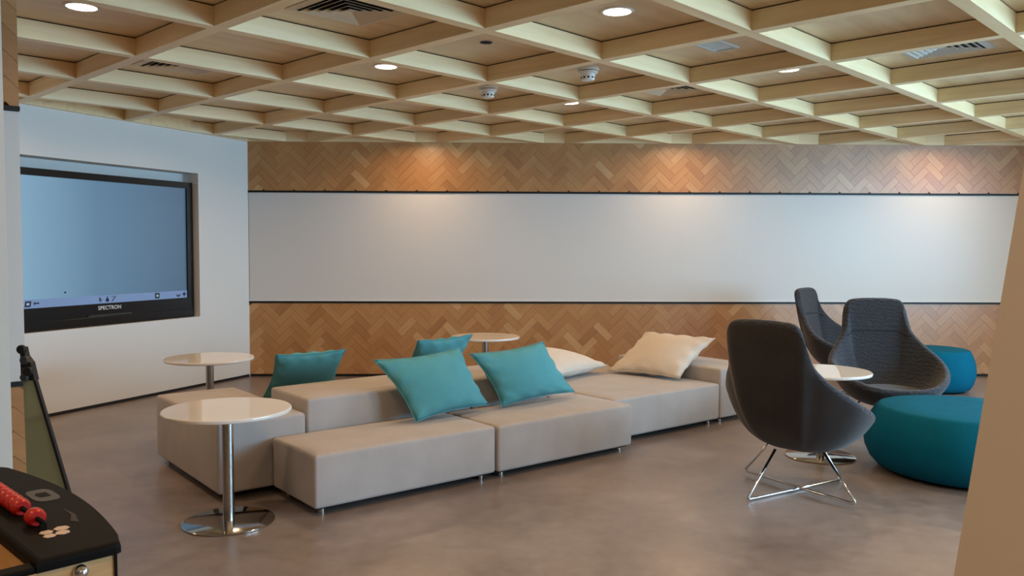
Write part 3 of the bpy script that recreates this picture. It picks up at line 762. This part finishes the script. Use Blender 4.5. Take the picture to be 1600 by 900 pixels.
sr = tube('score_rod', [(.20, .098, ZT+.018), (.74, .098, ZT+.018)], .006, 'foos_black', FT, 10)
for x0 in (.196, .736): box('score_rod_bracket', x0-.003, x0+.005, .091, .105, ZT-.001, ZT+.016, 'foos_black', FT)
bead = None
for k in range(10):
    x_ = .252 if k == 0 else .325 + k*.0385
    if bead is None:
        bead = lathe('score_bead', [(.007, -.018), (.016, -.018), (.021, -.012), (.022, 0), (.021, .012), (.016, .018), (.007, .018)], 'red', FT, 20); b = bead
    else:
        b = bead.copy(); COL.objects.link(b)
    b.rotation_euler = (0, PI/2, 0); b.location = (x_, .098, ZT+.018)
rounded = [(.49+.062*math.copysign(abs(math.cos(a))**.55, math.cos(a)), .010+.030*math.copysign(abs(math.sin(a))**.55, math.sin(a))) for a in [2*PI*k/32 for k in range(32)]]
prism('info_plate', rounded, ZT, ZT+.0015, 'grey_plate', FT)
prism('info_plate_print', [(.470, -.004), (.515, -.004), (.515, .020), (.500, .026), (.470, .022)], ZT+.0015, ZT+.002, 'foos_black', FT)
# printed football on the rail: white pentagon patches on dark
for (cx, cy, rr, a0) in ((.182, .064, .017, .2), (.150, .072, .016, .9), (.176, .098, .015, 1.5), (.146, .100, .014, .4)):
    prism('ball_print', [(cx+rr*math.cos(a0+2*PI*k/6), cy+rr*math.sin(a0+2*PI*k/6)) for k in range(6)], ZT, ZT+.001, 'ball_white', FT)
prism('ball_print_swoosh', [(.20, .02), (.27, .005), (.34, .012), (.27, .014), (.22, .032)], ZT, ZT+.0008, 'ball_dark', FT)
bo = lathe('bolt', [(.001, 0), (.017, 0), (.017, .003), (.013, .010), (.006, .014), (.001, .015)], 'chrome', FT, 20); bo.rotation_euler = (0, -PI/2, 0); bo.location = (.0035, .085, ZT-.047)
for y_, reach in ((.30, .12), (.55, .20)):
    rod = tube('player_rod', [(-.02-reach, y_, ZT-.075), (FW+.02, y_, ZT-.075)], .0075, 'chrome', FT, 12)
    tube('rod_grip', [(-.02-reach-.10, y_, ZT-.075), (-.02-reach-.085, y_, ZT-.075), (-.02-reach, y_, ZT-.075)], .016, 'foos_black', rod, 14)
    tube('rod_bearing', [(-.010, y_, ZT-.075), (.0038, y_, ZT-.075)], .022, 'foos_black', rod, 16)
    for x_ in (.25, .455, .66):
        pl = lathe('player', [(.001, -.085), (.011, -.085), (.011, -.055), (.007, -.045), (.013, -.02), (.015, .005), (.010, .018), (.005, .022), (.010, .028), (.011, .036), (.006, .044), (.001, .045)], 'red', rod, 14); pl.location = (x_, y_, ZT-.075)

# ------------------------------------------------------------------ glass stand at the left edge
GX, GY = -2.0, 3.7
GT = empty('glass_stand', (GX, GY, 0)); tag(GT, 'leaning green glass panel with black edge and black clamp on top', 'glass panel')
def plate(name, pts, y0, y1, mat, par):
    n = len(pts); v = [(x_, y0, z_) for x_, z_ in pts] + [(x_, y1, z_) for x_, z_ in pts]
    f = [list(range(n)), [n+i for i in range(n)][::-1]] + [[(i+1) % n, i, n+i, n+(i+1) % n] for i in range(n)]
    bm = bmesh.new(); me = bpy.data.meshes.new('tmp'); me.from_pydata(v, [], f); bm.from_mesh(me); bpy.data.meshes.remove(me); return from_bm(name, bm, mat, par)
plate('glass_sheet', [(-.158, .0), (.134, .0), (-.128, .960), (-.171, .960)], -.005, .005, 'glass', GT)
plate('black_edge', [(.134, .0), (.146, .0), (-.116, .965), (-.128, .965)], -.010, .010, 'black', GT)
plate('clamp', [(-.172, .955), (-.112, .952), (-.128, 1.03), (-.150, 1.06), (-.158, 1.10), (-.174, 1.10)], -.018, .018, 'black', GT)
for x_, z_, r_ in ((-.160, 1.092, .020), (-.148, 1.045, .019), (-.135, .995, .022), (-.150, .968, .018)):
    k_ = lathe('clamp_knob', [(.001, 0), (r_*.8, 0), (r_, .004), (r_, .016), (r_*.8, .020), (.001, .020)], 'tv_strip' if r_ < .02 else 'black', GT, 16); k_.rotation_euler = (PI/2, 0, 0); k_.location = (x_, -.019, z_)
print('blocks', n1, n2)
